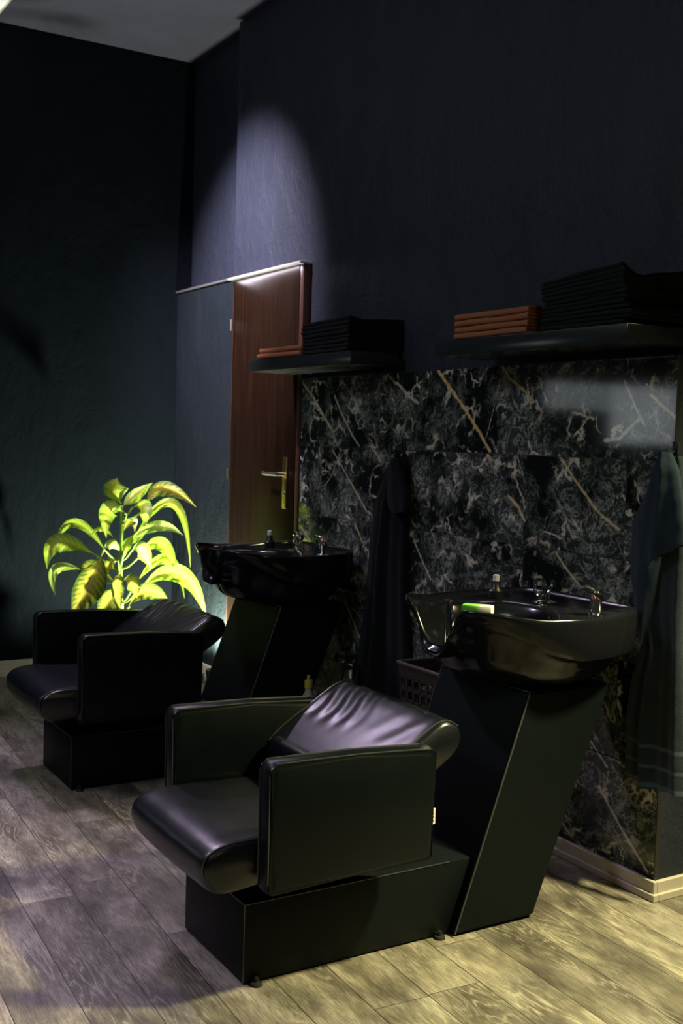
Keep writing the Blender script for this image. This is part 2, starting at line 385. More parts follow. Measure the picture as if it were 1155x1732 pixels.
# baseboards
def skirting(name, segs):
    b = B()
    for a, c in segs:
        a, c = Vector(a), Vector(c); box(b, a, c, .002, 1)
    return struct(name, b, M_TRIM)
skirting('baseboard_right', [((-2.17, -.014, 0), (.014, 0.0, .057)), ((-2.17, -.022, 0), (.022, 0.0, .022))])
skirting('baseboard_end', [((0.0, .0005, 0), (.014, .5, .056)), ((0.0, .0005, 0), (.022, .5, .022))])
skirting('baseboard_left', [((XL, -4.8, 0), (XL+.014, .028, .085)), ((XL, -4.8, 0), (XL+.022, .028, .03))])
skirting('baseboard_corner', [((XL+.023, .014, 0), (-2.93, .029, .085)), ((XL+.023, .006, 0), (-2.93, .029, .03))])
# metal edge trim at the pillar corner
b = B(); box(b, (-.001, -.003, .056), (.004, .012, 1.57), .001, 1); struct('trim_2', b, plain('corner_profile', (.05, .052, .055), .3, .6))
# door
dr = B(); box(dr, (-2.89, -.006, .01), (-2.215, .036, 2.075), .003)
door = struct('door_1', dr, M_DOOR)
b = B(); box(b, (-2.925, .008, 0), (-2.892, .10, 2.09), .003); box(b, (-2.213, -.004, 0), (-2.180, .10, 2.09), .003)
f_ = struct('door_frame', b, plain('door_frame_wood', (.05, .018, .012), .4), door)
b = B(); box(b, (-2.93, -.024, 2.079), (-2.178, .10, 2.091), .003); struct('head_trim', b, plain('pale_head_trim', (.40, .38, .40), .35), door)
b = B(); box(b, (-2.315, -.0145, .980), (-2.275, -.005, 1.215), .003)
pl = obj('handle_plate', b, M_BRASS, door); pl['label'] = 'brass handle plate'
b = B(); cyl(b, (-2.295, -.012, 1.137), (-2.295, -.057, 1.137), .008); tube(b, [(-2.295, -.054, 1.137), (-2.345, -.058, 1.137), (-2.40, -.058, 1.136), (-2.435, -.052, 1.139)], .008, 10)
h = obj('door_handle', b, M_STEEL, door); h['label'] = 'steel lever handle'
b = B(); cyl(b, (-2.295, -.013, 1.05), (-2.295, -.021, 1.05), .009); obj('keyhole', b, M_STEEL, door)
for z in (1.83, 1.09):
    b = B(); cyl(b, (-2.892, -.014, z), (-2.892, -.014, z+.055), .008, n=12); obj('hinge', b, M_STEEL, door)
# window on the left wall (seen only as a reflection in the tiles)
t = NT('window_glow'); t.P(base=(.8, .85, .9), em=(.86, .95, 1.0), ems=2.0, rough=.4); M_WIN = t.m
b = B(); box(b, (XL+.0, -4.10, 1.32), (XL+.01, -3.40, 1.74)); wn = struct('window_1', b, M_WIN, smooth=False)
t = NT('window_glow_shaded'); t.P(base=(.8, .85, .9), em=(.84, .95, 1.0), ems=1.0, rough=.4)
b = B(); box(b, (XL+.0, -3.40, 1.55), (XL+.01, -2.75, 1.74)); obj('pane', b, t.m, wn, smooth=False)
b = B(); box(b, (XL+.0, -3.40, 1.32), (XL+.012, -2.75, 1.55), .002); obj('lower_panel', b, M_BLACK, wn)
b = B()
for a, c in (((-4.14, 1.28), (-2.71, 1.32)), ((-4.14, 1.74), (-2.71, 1.78)), ((-4.14, 1.28), (-4.10, 1.78)), ((-2.75, 1.28), (-2.71, 1.78))):
    box(b, (XL, a[0], a[1]), (XL+.04, c[0], c[1]), .003)
struct('window_frame', b, M_BLACK, wn)

# ------------------------------------------------------------------ shampoo unit
def basin_mesh():
    half = [(0, .662), (.080, .652), (.146, .655), (.208, .70), (.262, .79), (.296, .93), (.290, 1.06), (.262, 1.155), (.215, 1.198), (.11, 1.208), (0, 1.210)]
    P = [Vector(p) for p in half]+[Vector((-a, c)) for a, c in reversed(half[1:-1])]
    n = len(P); O = []
    for i in range(n):
        a, p, q, c = P[(i-1) % n], P[i], P[(i+1) % n], P[(i+2) % n]
        for k in range(7):
            s = k/7; O.append(.5*((2*p)+(q-a)*s+(2*a-5*p+4*q-c)*s*s+(3*p-a-3*q+c)*s**3))
    def zr(p):
        z = .842+.018*sstep(.84, .66, p.y)+.010*sstep(1.0, 1.2, p.y)
        front = sstep(.84, .72, p.y)
        z -= .114*front*(1-sstep(.022, .135, abs(p.x)))
        return z
    def dirn(p, c, a, bb):
        d = Vector((p.x-c[0], p.y-c[1])); th = math.atan2(d.y/bb, d.x/a); return Vector((c[0]+a*math.cos(th), c[1]+bb*math.sin(th)))
    rings = []
    outer = [(0, 0), (.20, .01), (.40, .06), (.56, .16), (.66, .28), (.72, .39)]
    sk_side = [(.84, .44), (.955, .445), (.985, .52), (1.0, .75), (1.0, .94), (.992, .985), (.975, 1.0), (.955, .99)]
    sk_front = [(.80, .66), (.88, .76), (.94, .84), (.975, .91), (.99, .955), (.992, .985), (.975, 1.0), (.955, .99)]
    def lerp2(t, h, p):
        e = dirn(p, (0, .975), .150, .125); xy = e.lerp(p, t); z = .638+(zr(p)-.638)*h; return (xy.x, xy.y, z)
    for t_, h_ in outer: rings.append([lerp2(t_, h_, p) for p in O])
    for (ts, hs), (tf, hf) in zip(sk_side, sk_front):
        rg = []
        for p in O:
            f = sstep(.95, .68, p.y); rg.append(lerp2(ts+(tf-ts)*f, hs+(hf-hs)*f, p))
        rings.append(rg)
    for s, dz in ((.86, -.012), (.5, -.016), (.12, -.020), (.0, -.030)):
        rg = []
        for p in O:
            q = dirn(p, (0, .83), .205, .185); xy = q.lerp(p, s*.95); rg.append((xy.x, xy.y, zr(p)+dz))
        rings.append(rg)
    for k, zz in ((.95, .78), (.86, .74), (.66, .712), (.35, .70), (.1, .697)):
        rings.append([((q := dirn(p, (0, .83), .205*k, .185*k)).x, q.y, min(zz, zr(p)-.035-.01*(1-k))) for p in O])
    b = B(); loft(b, rings); return b
def cushion(bm, prof, u0_, u1_, puff=.0, nu=14, disp=None, edge=.02):
    """closed profile in (v,w) swept along u with softly rounded ends"""
    c = Vector((sum(p[0] for p in prof)/len(prof), sum(p[1] for p in prof)/len(prof)))
    us = [(0, .80), (.012, .90), (.03, .97), (.06, 1.0)]
    us += [(.06+.88*i/nu, 1.0) for i in range(1, nu)]
    us += [(.94, 1.0), (.97, .97), (.988, .90), (1, .80)]
    rings = []
    for s, sc in us:
        u = u0_+(u1_-u0_)*s; rg = []
        pf = puff*math.sin(PI*s)
        for (v, w_) in prof:
            d = Vector((v, w_))-c; L = d.length
            q = c+d*(1-(1-sc)*min(1, edge/L*4))+d.normalized()*pf
            dz = disp(u, q.x, q.y) if disp else 0
            rg.append((u, q.x, q.y+dz))
        rings.append(rg)
    loft(bm, rings)
def smooth_closed(pts, sub=4):
    P = [Vector(p) for p in pts]; n = len(P); out = []
    for i in range(n):
        a, p, q, c = P[(i-1) % n], P[i], P[(i+1) % n], P[(i+2) % n]
        for k in range(sub):
            s = k/sub; r = .5*((2*p)+(q-a)*s+(2*a-5*p+4*q-c)*s*s+(3*p-a-3*q+c)*s**3); out.append((r.x, r.y))
    return out

def make_unit():
    root = thing('shampoo_chair', '', 'shampoo chair')
    # base box
    b = B(); box(b, (-.175, 0, .004), (.175, .68, .198), .004); base = obj('base', b, M_VINYL, root)
    b = B(); tube(b, [(-.1752, .60, .1975), (-.1752, -.0003, .1975), (.1752, -.0003, .1975), (.1752, .60, .1975)], .0016, 6, 1)
    obj('seam', b, M_SEAM, base)
    b = B(); tube(b, [(.1752, -.0003, .008), (.1752, -.0003, .197)], .0016, 6, 1); obj('seam', b, M_SEAM, base)
    # pedestal, leaning back
    b = B(); prof = [(.606, .006), (.880, .006), (1.132, .634), (.834, .634)]
    rg = [[(u, v, w_) for v, w_ in prof] for u in (-.2, .2)]
    loft(b, rg); bmesh.ops.bevel(b, geom=b.edges[:], offset=.006, segments=2, affect='EDGES')
    ped = obj('pedestal', b, M_VINYL, root)
    b = B(); tube(b, [(.2005, .608, .008), (.2005, .835, .632)], .0024, 6, 1); tube(b, [(.199, .836, .6345), (-.199, .836, .6345)], .0018, 6, 1); tube(b, [(-.2005, .608, .008), (-.2005, .835, .632)], .002, 6, 1)
    obj('seam', b, M_STITCH, ped)
    # feet
    for (u, v) in ((.185, .03), (-.15, .04), (.185, .57), (-.15, .57)):
        b = B(); cyl(b, (u, v, 0), (u, v, .008), .016, .014, 16); cyl(b, (u, v, .008), (u, v, .02), .005, n=8); box(b, (u-.05, v-.008, .008), (u, v+.008, .014)); obj('foot', b, M_RUBBER, root)
    c0 = -.018
    # seat carrier between base and seat
    b = B(); box(b, (-.13, .06, .198), (.10, .42, .262), .004); obj('seat_support', b, M_BLACK, root)
    # seat cushion
    sp = smooth_closed([(-.116, .275), (-.128, .310), (-.116, .345), (-.065, .366), (.05, .369), (.24, .360), (.30, .352), (.305, .30), (.29, .268), (.1, .262), (-.06, .250), (-.098, .256)])
    def sd(u, v, w_):
        return (-.012*math.cos((u-c0)/.235*PI/2)*sstep(.29, .36, w_)*sstep(-.05, .08, v)) + (.0004*math.sin(u*38+v*22)*sstep(.32, .36, w_))
    b = B(); cushion(b, sp, c0-.245, c0+.238, .006, 18, sd)
    seat = obj('seat', b, M_SEAT, root, angle=70)
    b = B(); tube(b, [(c0+.226, v, w_+.002) for v, w_ in ((-.118, .285), (-.127, .31), (-.117, .342), (-.066, .362), (.05, .366), (.12, .364))], .0022, 6)
    obj('piping', b, M_SEAM, seat)
    # armrests
    for s in (-1, 1):
        ui, uo = c0+s*.252, c0+s*.312
        x0, x1 = min(ui, uo), max(ui, uo)
        b = B()
        rings = []
        for s_, ins in ((0, .008), (.05, .002), (.1, 0), (.5, -.002), (.9, 0), (.95, .002), (1, .008)):
            u = x0+(x1-x0)*s_
            pr = [(0, .268), (0, .41), (-.002, .552), (.012, .566), (.24, .562), (.450, .549), (.462, .538), (.460, .40), (.458, .276), (.450, .268), (.23, .268), (.008, .260)]
            cc = (.23, .42)
            rings.append([(u, v+(cc[0]-v)/abs(cc[0]-v+1e-9)*ins if abs(v-cc[0]) > .05 else v, w_+(ins if w_ < cc[1] else -ins)) for v, w_ in pr])
        loft(b, rings); bmesh.ops.bevel(b, geom=[e for e in b.edges if abs(e.verts[0].co.x-e.verts[1].co.x) < 1e-5 and (abs(e.verts[0].co.x-x0) < 1e-4 or abs(e.verts[0].co.x-x1) < 1e-4)], offset=.009, segments=4, affect='EDGES')
        arm = obj('armrest', b, M_ARM, root, angle=50)
        for uu in (x0+.005, x1-.005):
            b = B(); tube(b, [(uu, -.0003, .285), (uu, -.0008, .42), (uu, -.0018, .540), (uu, .002, .554), (uu, .018, .5655), (uu, .13, .5642), (uu, .24, .5618), (uu, .35, .5560), (uu, .443, .5492)], .0017, 6, 1)
            obj('piping', b, M_SEAM, arm)
        if s > 0:
            b = B(); box(b, (x1-.022, .459, .352), (x1-.018, .475, .392)); tg = obj('care_tag', b, M_TAG, arm, smooth=False); tg['label'] = 'small white tag with red print'
            b = B()
            for k in range(3): box(b, (x1-.0182, .463, .359+k*.009), (x1-.0176, .471, .363+k*.009))
            obj('print', b, M_RED, tg, smooth=False)
    # lower back and tilted headrest cushion
    b = B(); box(b, (c0-.235, .275, .27), (c0+.235, .345, .47), .02, 3); obj('backrest', b, M_SEAT, root)
    hp = smooth_closed([(.280, .405), (.288, .452), (.33, .487), (.42, .542), (.495, .588), (.535, .597), (.572, .578), (.580, .545), (.555, .508), (.47, .448), (.38, .39), (.31, .378)], 12)
    def hd(u, v, w_):
        m = sstep(.43, .52, w_+ (v-.38)*-.3)
        near = 1-sstep(-.15, .06, u); k = .0036*math.sin(u*88+v*30+.8*math.sin(v*40))*near + .0022*math.sin((u*.9-v*.5)*70)*sstep(.0, .2, u)
        return k*m*sstep(.37, .42, v)*(1-sstep(.53, .56, v))
    b = B(); cushion(b, hp, c0-.262, c0+.262, .006, 90, hd)
    hr = obj('headrest', b, M_SEAT, root, angle=70)
    for uu in (c0-.250, c0+.250):
        b = B(); tube(b, [(uu, v, w_+.0015) for v, w_ in ((.288, .45), (.33, .487), (.42, .542), (.495, .588), (.535, .596), (.570, .578))], .0022, 6)
        obj('piping', b, M_SEAM, hr)
    # basin
    basin = obj('basin', basin_mesh(), M_CERAMIC, root, angle=60)
    b = B(); lathe(b, (0, .83, .697), [(.03, 0), (.032, .003), (.022, .006), (.004, .004)]); obj('drain', b, M_CHROME, basin)
    b = B(); cyl(b, (-.058, .745, .712), (-.058, .745, .812), .0125); cyl(b, (-.058, .745, .812), (-.058, .745, .822), .0165); cyl(b, (-.058, .745, .822), (-.058, .745, .852), .0125); cyl(b, (-.058, .745, .852), (-.058, .745, .857), .0155)
    obj('strainer_tube', b, M_CHROME, basin)
    b = B(); box(b, (-.09, .97, .56), (.09, 1.1, .64), .02); obj('basin_neck', b, M_CERAMIC, basin)
    # mixer tap with lever, right rear of the deck
    b = B(); lathe(b, (.205, 1.06, .832), [(.024, 0), (.025, .006), (.018, .010), (.0165, .04), (.019, .044), (.019, .062), (.012, .066), (.002, .067)])
    mx = obj('mixer_tap', b, M_CHROME, root)
    b = B(); tube(b, [(.205, 1.06, .898), (.196, 1.052, .906), (.180, 1.038, .913)], .006, 8); lathe(b, (.205, 1.06, .887), [(.013, 0), (.014, .006), (.008, .016), (.002, .018)]); obj('lever', b, M_CHROME, mx)
    b = B(); cyl(b, (.214, 1.0445, .885), (.2145, 1.0415, .885), .0035, n=10); obj('hot_mark', b, M_RED, mx)
    # faucet with shower ring, rear centre
    b = B(); lathe(b, (-.045, 1.09, .832), [(.034, 0), (.036, .004), (.02, .010), (.017, .03), (.012, .034)])
    fc = obj('shower_holder', b, M_CHROME, root)
    b = B(); ring = [(-.045+.024*math.cos(a), 1.072, .880+.024*math.sin(a)) for a in [2*PI*k/24 for k in range(25)]]
    tube(b, ring, .0055, 8, 1); obj('holder_ring', b, M_CHROME, fc)
    b = B(); tube(b, [(-.02, 1.085, .872), (0, 1.08, .89), (.012, 1.07, .905)], .007, 8); obj('spray_head', b, M_CHROME, fc)
    # black knob with pale cap, left rear
    b = B(); lathe(b, (-.20, 1.03, .832), [(.022, 0), (.023, .02), (.016, .028), (.012, .05)], 20); kn = obj('water_knob', b, M_BLACK, root)
    b = B(); lathe(b, (-.20, 1.03, .882), [(.010, 0), (.010, .018), (.006, .020)], 16); obj('knob_cap', b, M_TAG, kn)
    return root
N_A = L_A = 0
near = make_unit(); near.location = (-.266, -1.276, 0); near.rotation_euler = (0, 0, N_A)
tag(near, 'nearest black leather shampoo chair with glossy wash basin, in front of the marble wall', None, 'black shampoo chairs with basins')
far = copy_tree(near); far.location = (-1.862, -1.188, 0); far.rotation_euler = (0, 0, L_A)
tag(far, 'farther black leather shampoo chair and basin at left, beside the potted plant', None, 'black shampoo chairs with basins')
for ch in far.children:
    if ch.name.split('.')[0] in ('seat', 'armrest', 'headrest', 'backrest'): ch.location.z = .02
    if ch.name.split('.')[0] in ('basin', 'mixer_tap', 'shower_holder', 'water_knob'): ch.location.y = -.045
# green and white sponge cloth inside the near basin
sp_ = thing('sponge', 'small green and white sponge lying on the rim of the near wash basin', 'sponge', near.matrix_basis @ Vector((.112, .715, 0)), math.radians(38))
t = NT('green_sponge'); sx = t.n('ShaderNodeSeparateXYZ', {0: t.obj()}).outputs[0]
t.P(base=t.ramp(t.n('ShaderNodeMapRange', {0: sx, 1: -.05, 2: .05}).outputs[0], [(0, (.10, .42, .02)), (.5, (.22, .62, .08)), (.62, (.7, .75, .6)), (1, (.75, .72, .6))]), rough=.8)
M_SPONGE = t.m
b = B(); box(b, (-.042, -.018, .843), (.042, .018, .869), .005); obj('sponge_body', b, M_SPONGE, sp_)

# ------------------------------------------------------------------ shelves
def shelf(x0, x1, label):
    s = thing('wall_shelf', label, 'shelf', ((x0+x1)/2, -.11, 1.59), 0, 'black wall shelves')
    b = B(); h = (x1-x0)/2; box(b, (-h, -.115, 0), (h, .105, .050), .0025); obj('board', b, M_SHELF, s)
    for q in (-h*.6, h*.6):
        b = B(); box(b, (q-.02, .104, .008), (q+.02, .144, .042)); obj('bracket', b, M_BLACK, s)
    return s
shelf(-.86, .02, 'longer-looking near black lacquered shelf above the marble tiles at right')
shelf(-2.25, -1.40, 'far black lacquered shelf overlapping the brown door')
# ------------------------------------------------------------------ folded towels
def folded(x0, x1, yf, yb, z0, th, mat, rnd, sag=.0, name='folded_towel', wav=.0007):
    t = th*.235; path = []
    n = 9; lo, hi = z0+t, z0+th-t; mid = (lo+hi)/2
    path += [(yb-.004, mid-t*.62)]
    out = [(yb+(yf+th*.5-yb)*k/n, lo) for k in range(n+1)]
    arc = [(yf+th*.5-(th*.5-t)*math.sin(PI*k/6), mid-(mid-lo)*math.cos(PI*k/6)) for k in range(1, 6)]
    back = [(yf+th*.5+(yb-yf-th*.5)*k/n, hi) for k in range(n+1)]
    cl = out+arc+back
    inn = []; ouq = []
    for i, p in enumerate(cl):
        a = Vector(cl[max(0, i-1)]); c = Vector(cl[min(len(cl)-1, i+1)]); d = (c-a).normalized(); nn = Vector((-d.y, d.x))
        ouq.append(Vector(p)+nn*t); inn.append(Vector(p)-nn*t*.9)
    prof = ouq+list(reversed(inn))
    nx = 14; ph = rnd.uniform(0, 6); ph2 = rnd.uniform(0, 6); rings = []; jx0, jx1 = rnd.uniform(-.004, .004), rnd.uniform(-.005, .005)
    jy = rnd.uniform(-.006, .006)
    for i in range(nx+1):
        s = i/nx; x = x0+jx0+(x1+jx1-x0-jx0)*s
        rg = []
        for q in prof:
            f = (q.x-yf)/(yb-yf)
            dz = wav*math.sin(s*7+ph)+wav*.8*math.sin(f*6+ph2)*s
            dz += sag*(.9*math.exp(-f*7)-.42*math.exp(-((f-.28)/.16)**2)+.75*f*f)*s
            rg.append((x, q.x+jy+.003*math.sin(s*9+ph2), q.y+dz))
        rings.append(rg)
    xm, zm = (x0+x1)/2, z0
    b = B(); loft(b, [[(p[0]-xm, p[1], p[2]-zm) for p in r] for r in rings])
    o = obj(name, b, mat, None, angle=60); o.location = (xm, 0, zm); return o
def label_stack(k, n, what, where):
    if k == 0: p = 'bottom one'
    elif k == n-1: p = 'top one'
    else: p = ['second', 'third', 'fourth', 'fifth', 'sixth', 'seventh', 'eighth', 'ninth', 'tenth', 'eleventh', 'twelfth'][k-1]+' from the bottom'
    return '%s folded towel on the %s, %s of its stack' % (what, where, p)
rnd = random.Random(11)
ZS = 1.6405
def stack(n, x0, x1, yf, yb, th, mat, what, where, group, sag0=0, sag1=0, jog=None, fill=1.0):
    z = ZS+.0015
    for k in range(n):
        sg = sag0+(sag1-sag0)*k/max(1, n-1)
        xx1 = x1+(jog[k] if jog else 0)
        o = folded(x0, xx1, yf, yb, z, th, mat, rnd, sg)
        tag(o, label_stack(k, n, what, where), 'towel', group); z += th*1.05
stack(4, -.765, -.40, -.222, -.03, .0195, M_TW_O, 'rust orange', 'near shelf', 'rust orange towels on the near shelf')
stack(12, -.335, .005, -.222, .028, .0113, M_TW_N, 'dark blue-black', 'near shelf', 'dark towels on the near shelf', .0, .030, [.0, .012, .016, .004, -.004, -.006, -.004, -.006, -.01, -.012, -.008, -.012])
stack(2, -2.175, -1.805, -.222, -.03, .022, M_TW_O, 'rust orange', 'far shelf', 'rust orange towels on the far shelf')
stack(8, -1.785, -1.425, -.222, .028, .0150, M_TW_B, 'black', 'far shelf', 'black towels on the far shelf', 0, .012)

# ------------------------------------------------------------------ hanging towels
def drape(name, rows, y0, depth, folds, mat, parent, amp=.5, th=.005, nx=70, nz=90, ph=0, seedk=1.0, diag=None, cols=None):
    """rows: (z, xl, xr); the sheet hangs in folds that open downwards"""
    b = B(); ztop, zbot = rows[0][0], rows[-1][0]; G = []
    for side in (0, 1):
        rg = []
        for j in range(nz+1):
            tz = j/nz; z = ztop+(zbot-ztop)*tz; xl, xr = interp(rows, z); row = []
            for i in range(nx+1):
                s = i/nx; x = xl+(xr-xl)*s
                a = depth*(.35+.65*tz)*(math.sin(s*folds*2*PI+ph+1.2*tz*seedk)*.5+.28*math.sin(s*folds*3.7*PI+ph*2+2*tz))
                edge = math.sin(PI*min(1, max(0, s)))**.5
                y = y0-(.018+depth*.55)*edge*(.6+.4*sstep(0, .15, tz))-a*edge*.9+side*th
                zz = z
                if diag: zz = z+(diag(s))*tz
                row.append(b.verts.new((x, y+.0015*noise.noise(Vector((x*30, z*30, side))), zz+.003*math.sin(s*9+ph)*tz)))
            rg.append(row)
        G.append(rg)
    for side in (0, 1):
        for j in range(nz):
            for i in range(nx):
                q = (G[side][j][i], G[side][j][i+1], G[side][j+1][i+1], G[side][j+1][i])
                b.faces.new(q if side == 0 else tuple(reversed(q)))
    for j in range(nz):
        for i in (0, nx): b.faces.new((G[0][j][i], G[0][j+1][i], G[1][j+1][i], G[1][j][i]))
    for i in range(nx):
        for j in (0, nz): b.faces.new((G[0][j][i], G[0][j][i+1], G[1][j][i+1], G[1][j][i]))
    o = obj(name, b, mat, parent, angle=80)
    return o
def m_hang(nm, c, c2, bands):
    t = NT(nm); o = t.obj(); z = t.n('ShaderNodeSeparateXYZ', {0: o}).outputs[2]
    n = t.noise(o, 450, 3, .7); n2 = t.noise(o, 22, 4); base = t.mix(n2, c, c2)
    for zz, hw in bands:
        d = t.math('LESS_THAN', t.math('ABSOLUTE', t.math('SUBTRACT', z, zz)), hw); base = t.mix(t.math('MULTIPLY', d, .7), base, tuple(min(1, q*2.6+.015) for q in c2))
    t.P(base=base, rough=.95, spec=.1, sheen=.15); t.set(t.b.inputs['Sheen Roughness'], .5)
    t.bump(t.math('ADD', n, t.math('MULTIPLY', n2, .6)), .8, .004); return t.m
M_HANG = m_hang('hanging_navy_terry', (.010, .018, .029), (.018, .031, .048), [(.455, .006), (.398, .005), (.345, .007)])
M_FLAP = m_towel('towel_flap_terry', (.012, .020, .032), (.020, .034, .052))
tn = thing('hanging_towel', 'large dark blue towel hanging from a hook at the right end of the marble wall', 'towel', (.01, -.04, .33), 0)
def rel(o): 
    o.location = -Vector(o.parent.location); return o
rel(drape('towel_body', [(1.285, -.018, .034), (1.22, -.06, .05), (1.085, -.135, .070), (.95, -.135, .072), (.82, -.105, .074), (.734, -.075, .08), (.62, -.110, .09), (.50, -.126, .10), (.335, -.118, .114)], -.008, .030, 2.2, M_HANG, tn, ph=.6))
rel(drape('towel_flap', [(1.295, -.010, .032), (1.24, -.03, .062), (1.15, -.055, .082), (1.06, -.075, .097), (1.0, -.067, .10)], -.050, .016, 1.4, M_FLAP, tn, ph=2.2, nz=50, diag=lambda s: -.055+.10*s if s > .15 else -.055+.3*(.15-s)))
rel(drape('towel_flap', [(1.0, -.070, .012), (.90, -.072, .0), (.80, -.050, -.012), (.745, -.034, -.026)], -.046, .012, .8, M_FLAP, tn, ph=.5, nz=40))
b = B(); tube(b, [(.006, -.003, 1.300), (.006, -.028, 1.290), (.006, -.044, 1.282), (.006, -.05, 1.296)], .003, 8); box(b, (-.004, -.006, 1.285), (.016, -.0035, 1.325), .001); hk = obj('wall_hook', b, M_BLACK); tag(hk, 'small black wall hook holding the dark blue towel at right', 'hook', 'black towel hooks')
tf = thing('hanging_towel', 'long black towel hanging from a hook between the two wash basins', 'towel', (-1.42, -.04, .25), 0)
rel(drape('towel_body', [(1.245, -1.378, -1.325), (1.20, -1.435, -1.30), (1.06, -1.515, -1.29), (.871, -1.548, -1.295), (.705, -1.562, -1.28), (.51, -1.597, -1.245), (.309, -1.64, -1.215), (.235, -1.66, -1.205)], -.010, .040, 2.0, M_TW_B, tf, ph=1.0))
rel(drape('towel_flap', [(1.24, -1.347, -1.313), (1.17, -1.362, -1.265), (1.08, -1.372, -1.225), (1.035, -1.345, -1.23)], -.055, .012, 1.0, M_TW_B, tf, ph=.3, nz=24, nx=30))
b = B(); tube(b, [(-1.350, -.002, 1.295), (-1.350, -.03, 1.285), (-1.350, -.055, 1.258), (-1.350, -.06, 1.272)], .004, 8); box(b, (-1.362, -.006, 1.25), (-1.338, -.001, 1.315), .002); hk = obj('wall_hook', b, M_BLACK); tag(hk, 'small black wall hook holding the long black towel', 'hook', 'black towel hooks')

# ------------------------------------------------------------------ basket beside the near pedestal
bk = thing('basket', 'dark brown perforated plastic basket beside the near pedestal, in front of the marble wall', 'basket', (-.73, -.19, 0))
def basket():
    b = B(); W0, D0, W1, D1, H = .10, .10, .135, .13, .56; nn = 16
    def side(p0, p1, q0, q1, nx, nz, z0, z1):
        # perforated wall: frame of strips leaving square holes
        def P(s, t_):
            a = Vector(p0).lerp(Vector(p1), s); c = Vector(q0).lerp(Vector(q1), s); return a.lerp(c, t_)
        def strip(s0, s1, t0, t1):
            vs = [P(s0, t0), P(s1, t0), P(s1, t1), P(s0, t1)]; nrm = (vs[1]-vs[0]).cross(vs[3]-vs[0]).normalized()*.002
            loft(b, [[v-nrm for v in vs], [v+nrm for v in vs]])
        for i in range(nx+1): s = i/nx; strip(max(0, s-.022), min(1, s+.022), 0, 1)
        for j in range(nz+1): t_ = j/nz; strip(0, 1, max(0, t_-.014), min(1, t_+.014))
    A = [(-W0, -D0), (W0, -D0), (W0, D0), (-W0, D0)]; Cc = [(-W1, -D1), (W1, -D1), (W1, D1), (-W1, D1)]
    for k in range(4):
        a, a2, c, c2 = A[k], A[(k+1) % 4], Cc[k], Cc[(k+1) % 4]
        side((a[0], a[1], .01), (a2[0], a2[1], .01), (c[0], c[1], H-.04), (c2[0], c2[1], H-.04), 7, 12, 0, 1)
        vs0 = [(c[0], c[1], H-.04), (c2[0], c2[1], H-.04), (c2[0]*1.03, c2[1]*1.03, H), (c[0]*1.03, c[1]*1.03, H)]
        nrm = (Vector(vs0[1])-Vector(vs0[0])).cross(Vector(vs0[3])-Vector(vs0[0])).normalized()*.0025
        loft(b, [[Vector(v)-nrm for v in vs0], [Vector(v)+nrm for v in vs0]])
    box(b, (-W0, -D0, 0), (W0, D0, .012)); return b
t_ = plain('brown_plastic', (.045, .032, .028), .35)
obj('basket_body', basket(), t_, bk, smooth=False)
b = B(); tube(b, [(-.141, -.136, .56), (.141, -.136, .56), (.141, .136, .56), (-.141, .136, .56), (-.141, -.136, .56)], .006, 8, 1); obj('rim', b, plain('brown_rim', (.11, .085, .08), .3), bk)

# ------------------------------------------------------------------ valves and hose below the far basin
vv = thing('water_valve', 'small chrome water valves with black hose low on the wall behind the far basin', 'valve', (-1.62, -.03, .42))
b = B(); cyl(b, (0, .02, 0), (0, -.05, 0), .012); lathe(b, (0, -.05, -.02), [(.015, 0), (.017, .015), (.015, .04), (.006, .045)], 16); cyl(b, (.0, -.05, .0), (.0, -.085, .0), .019, .016, 16); obj('valve_body', b, M_CHROME, vv)
b = B(); cyl(b, (.06, .02, -.03), (.06, -.05, -.03), .012); lathe(b, (.06, -.05, -.075), [(.013, 0), (.015, .03), (.017, .06), (.006, .065)], 16); cyl(b, (.06, -.05, -.03), (.06, -.085, -.03), .016, .013, 16); obj('valve_body', b, M_CHROME, vv)
b = B(); tube(b, [(0, -.05, -.02), (-.005, -.06, -.1), (.03, -.12, -.2), (.0, -.15, -.30), (-.03, -.12, -.40)], .008, 10); tube(b, [(-.06, -.14, .04), (-.05, -.13, -.06), (.0, -.11, -.14), (.09, -.10, -.2)], .007, 10); obj('hose', b, M_RUBBER, vv)
bt = thing('bottle', 'small clear bottle standing behind the far shampoo chair, near the wall', 'bottle', (-1.66, -.22, 0))
t = NT('smoky_plastic'); t.P(base=(.35, .36, .30), rough=.2, spec=.5); M_BOT = t.m
b = B(); lathe(b, (0, 0, 0), [(.034, 0), (.038, .01), (.038, .22), (.03, .26), (.014, .285), (.014, .30)], 24); obj('bottle_body', b, M_BOT, bt)
b = B(); lathe(b, (0, 0, .30), [(.017, 0), (.017, .03), (.006, .032), (.006, .05)], 16); obj('pump', b, plain('yellow_cap', (.55, .45, .08), .4), bt)

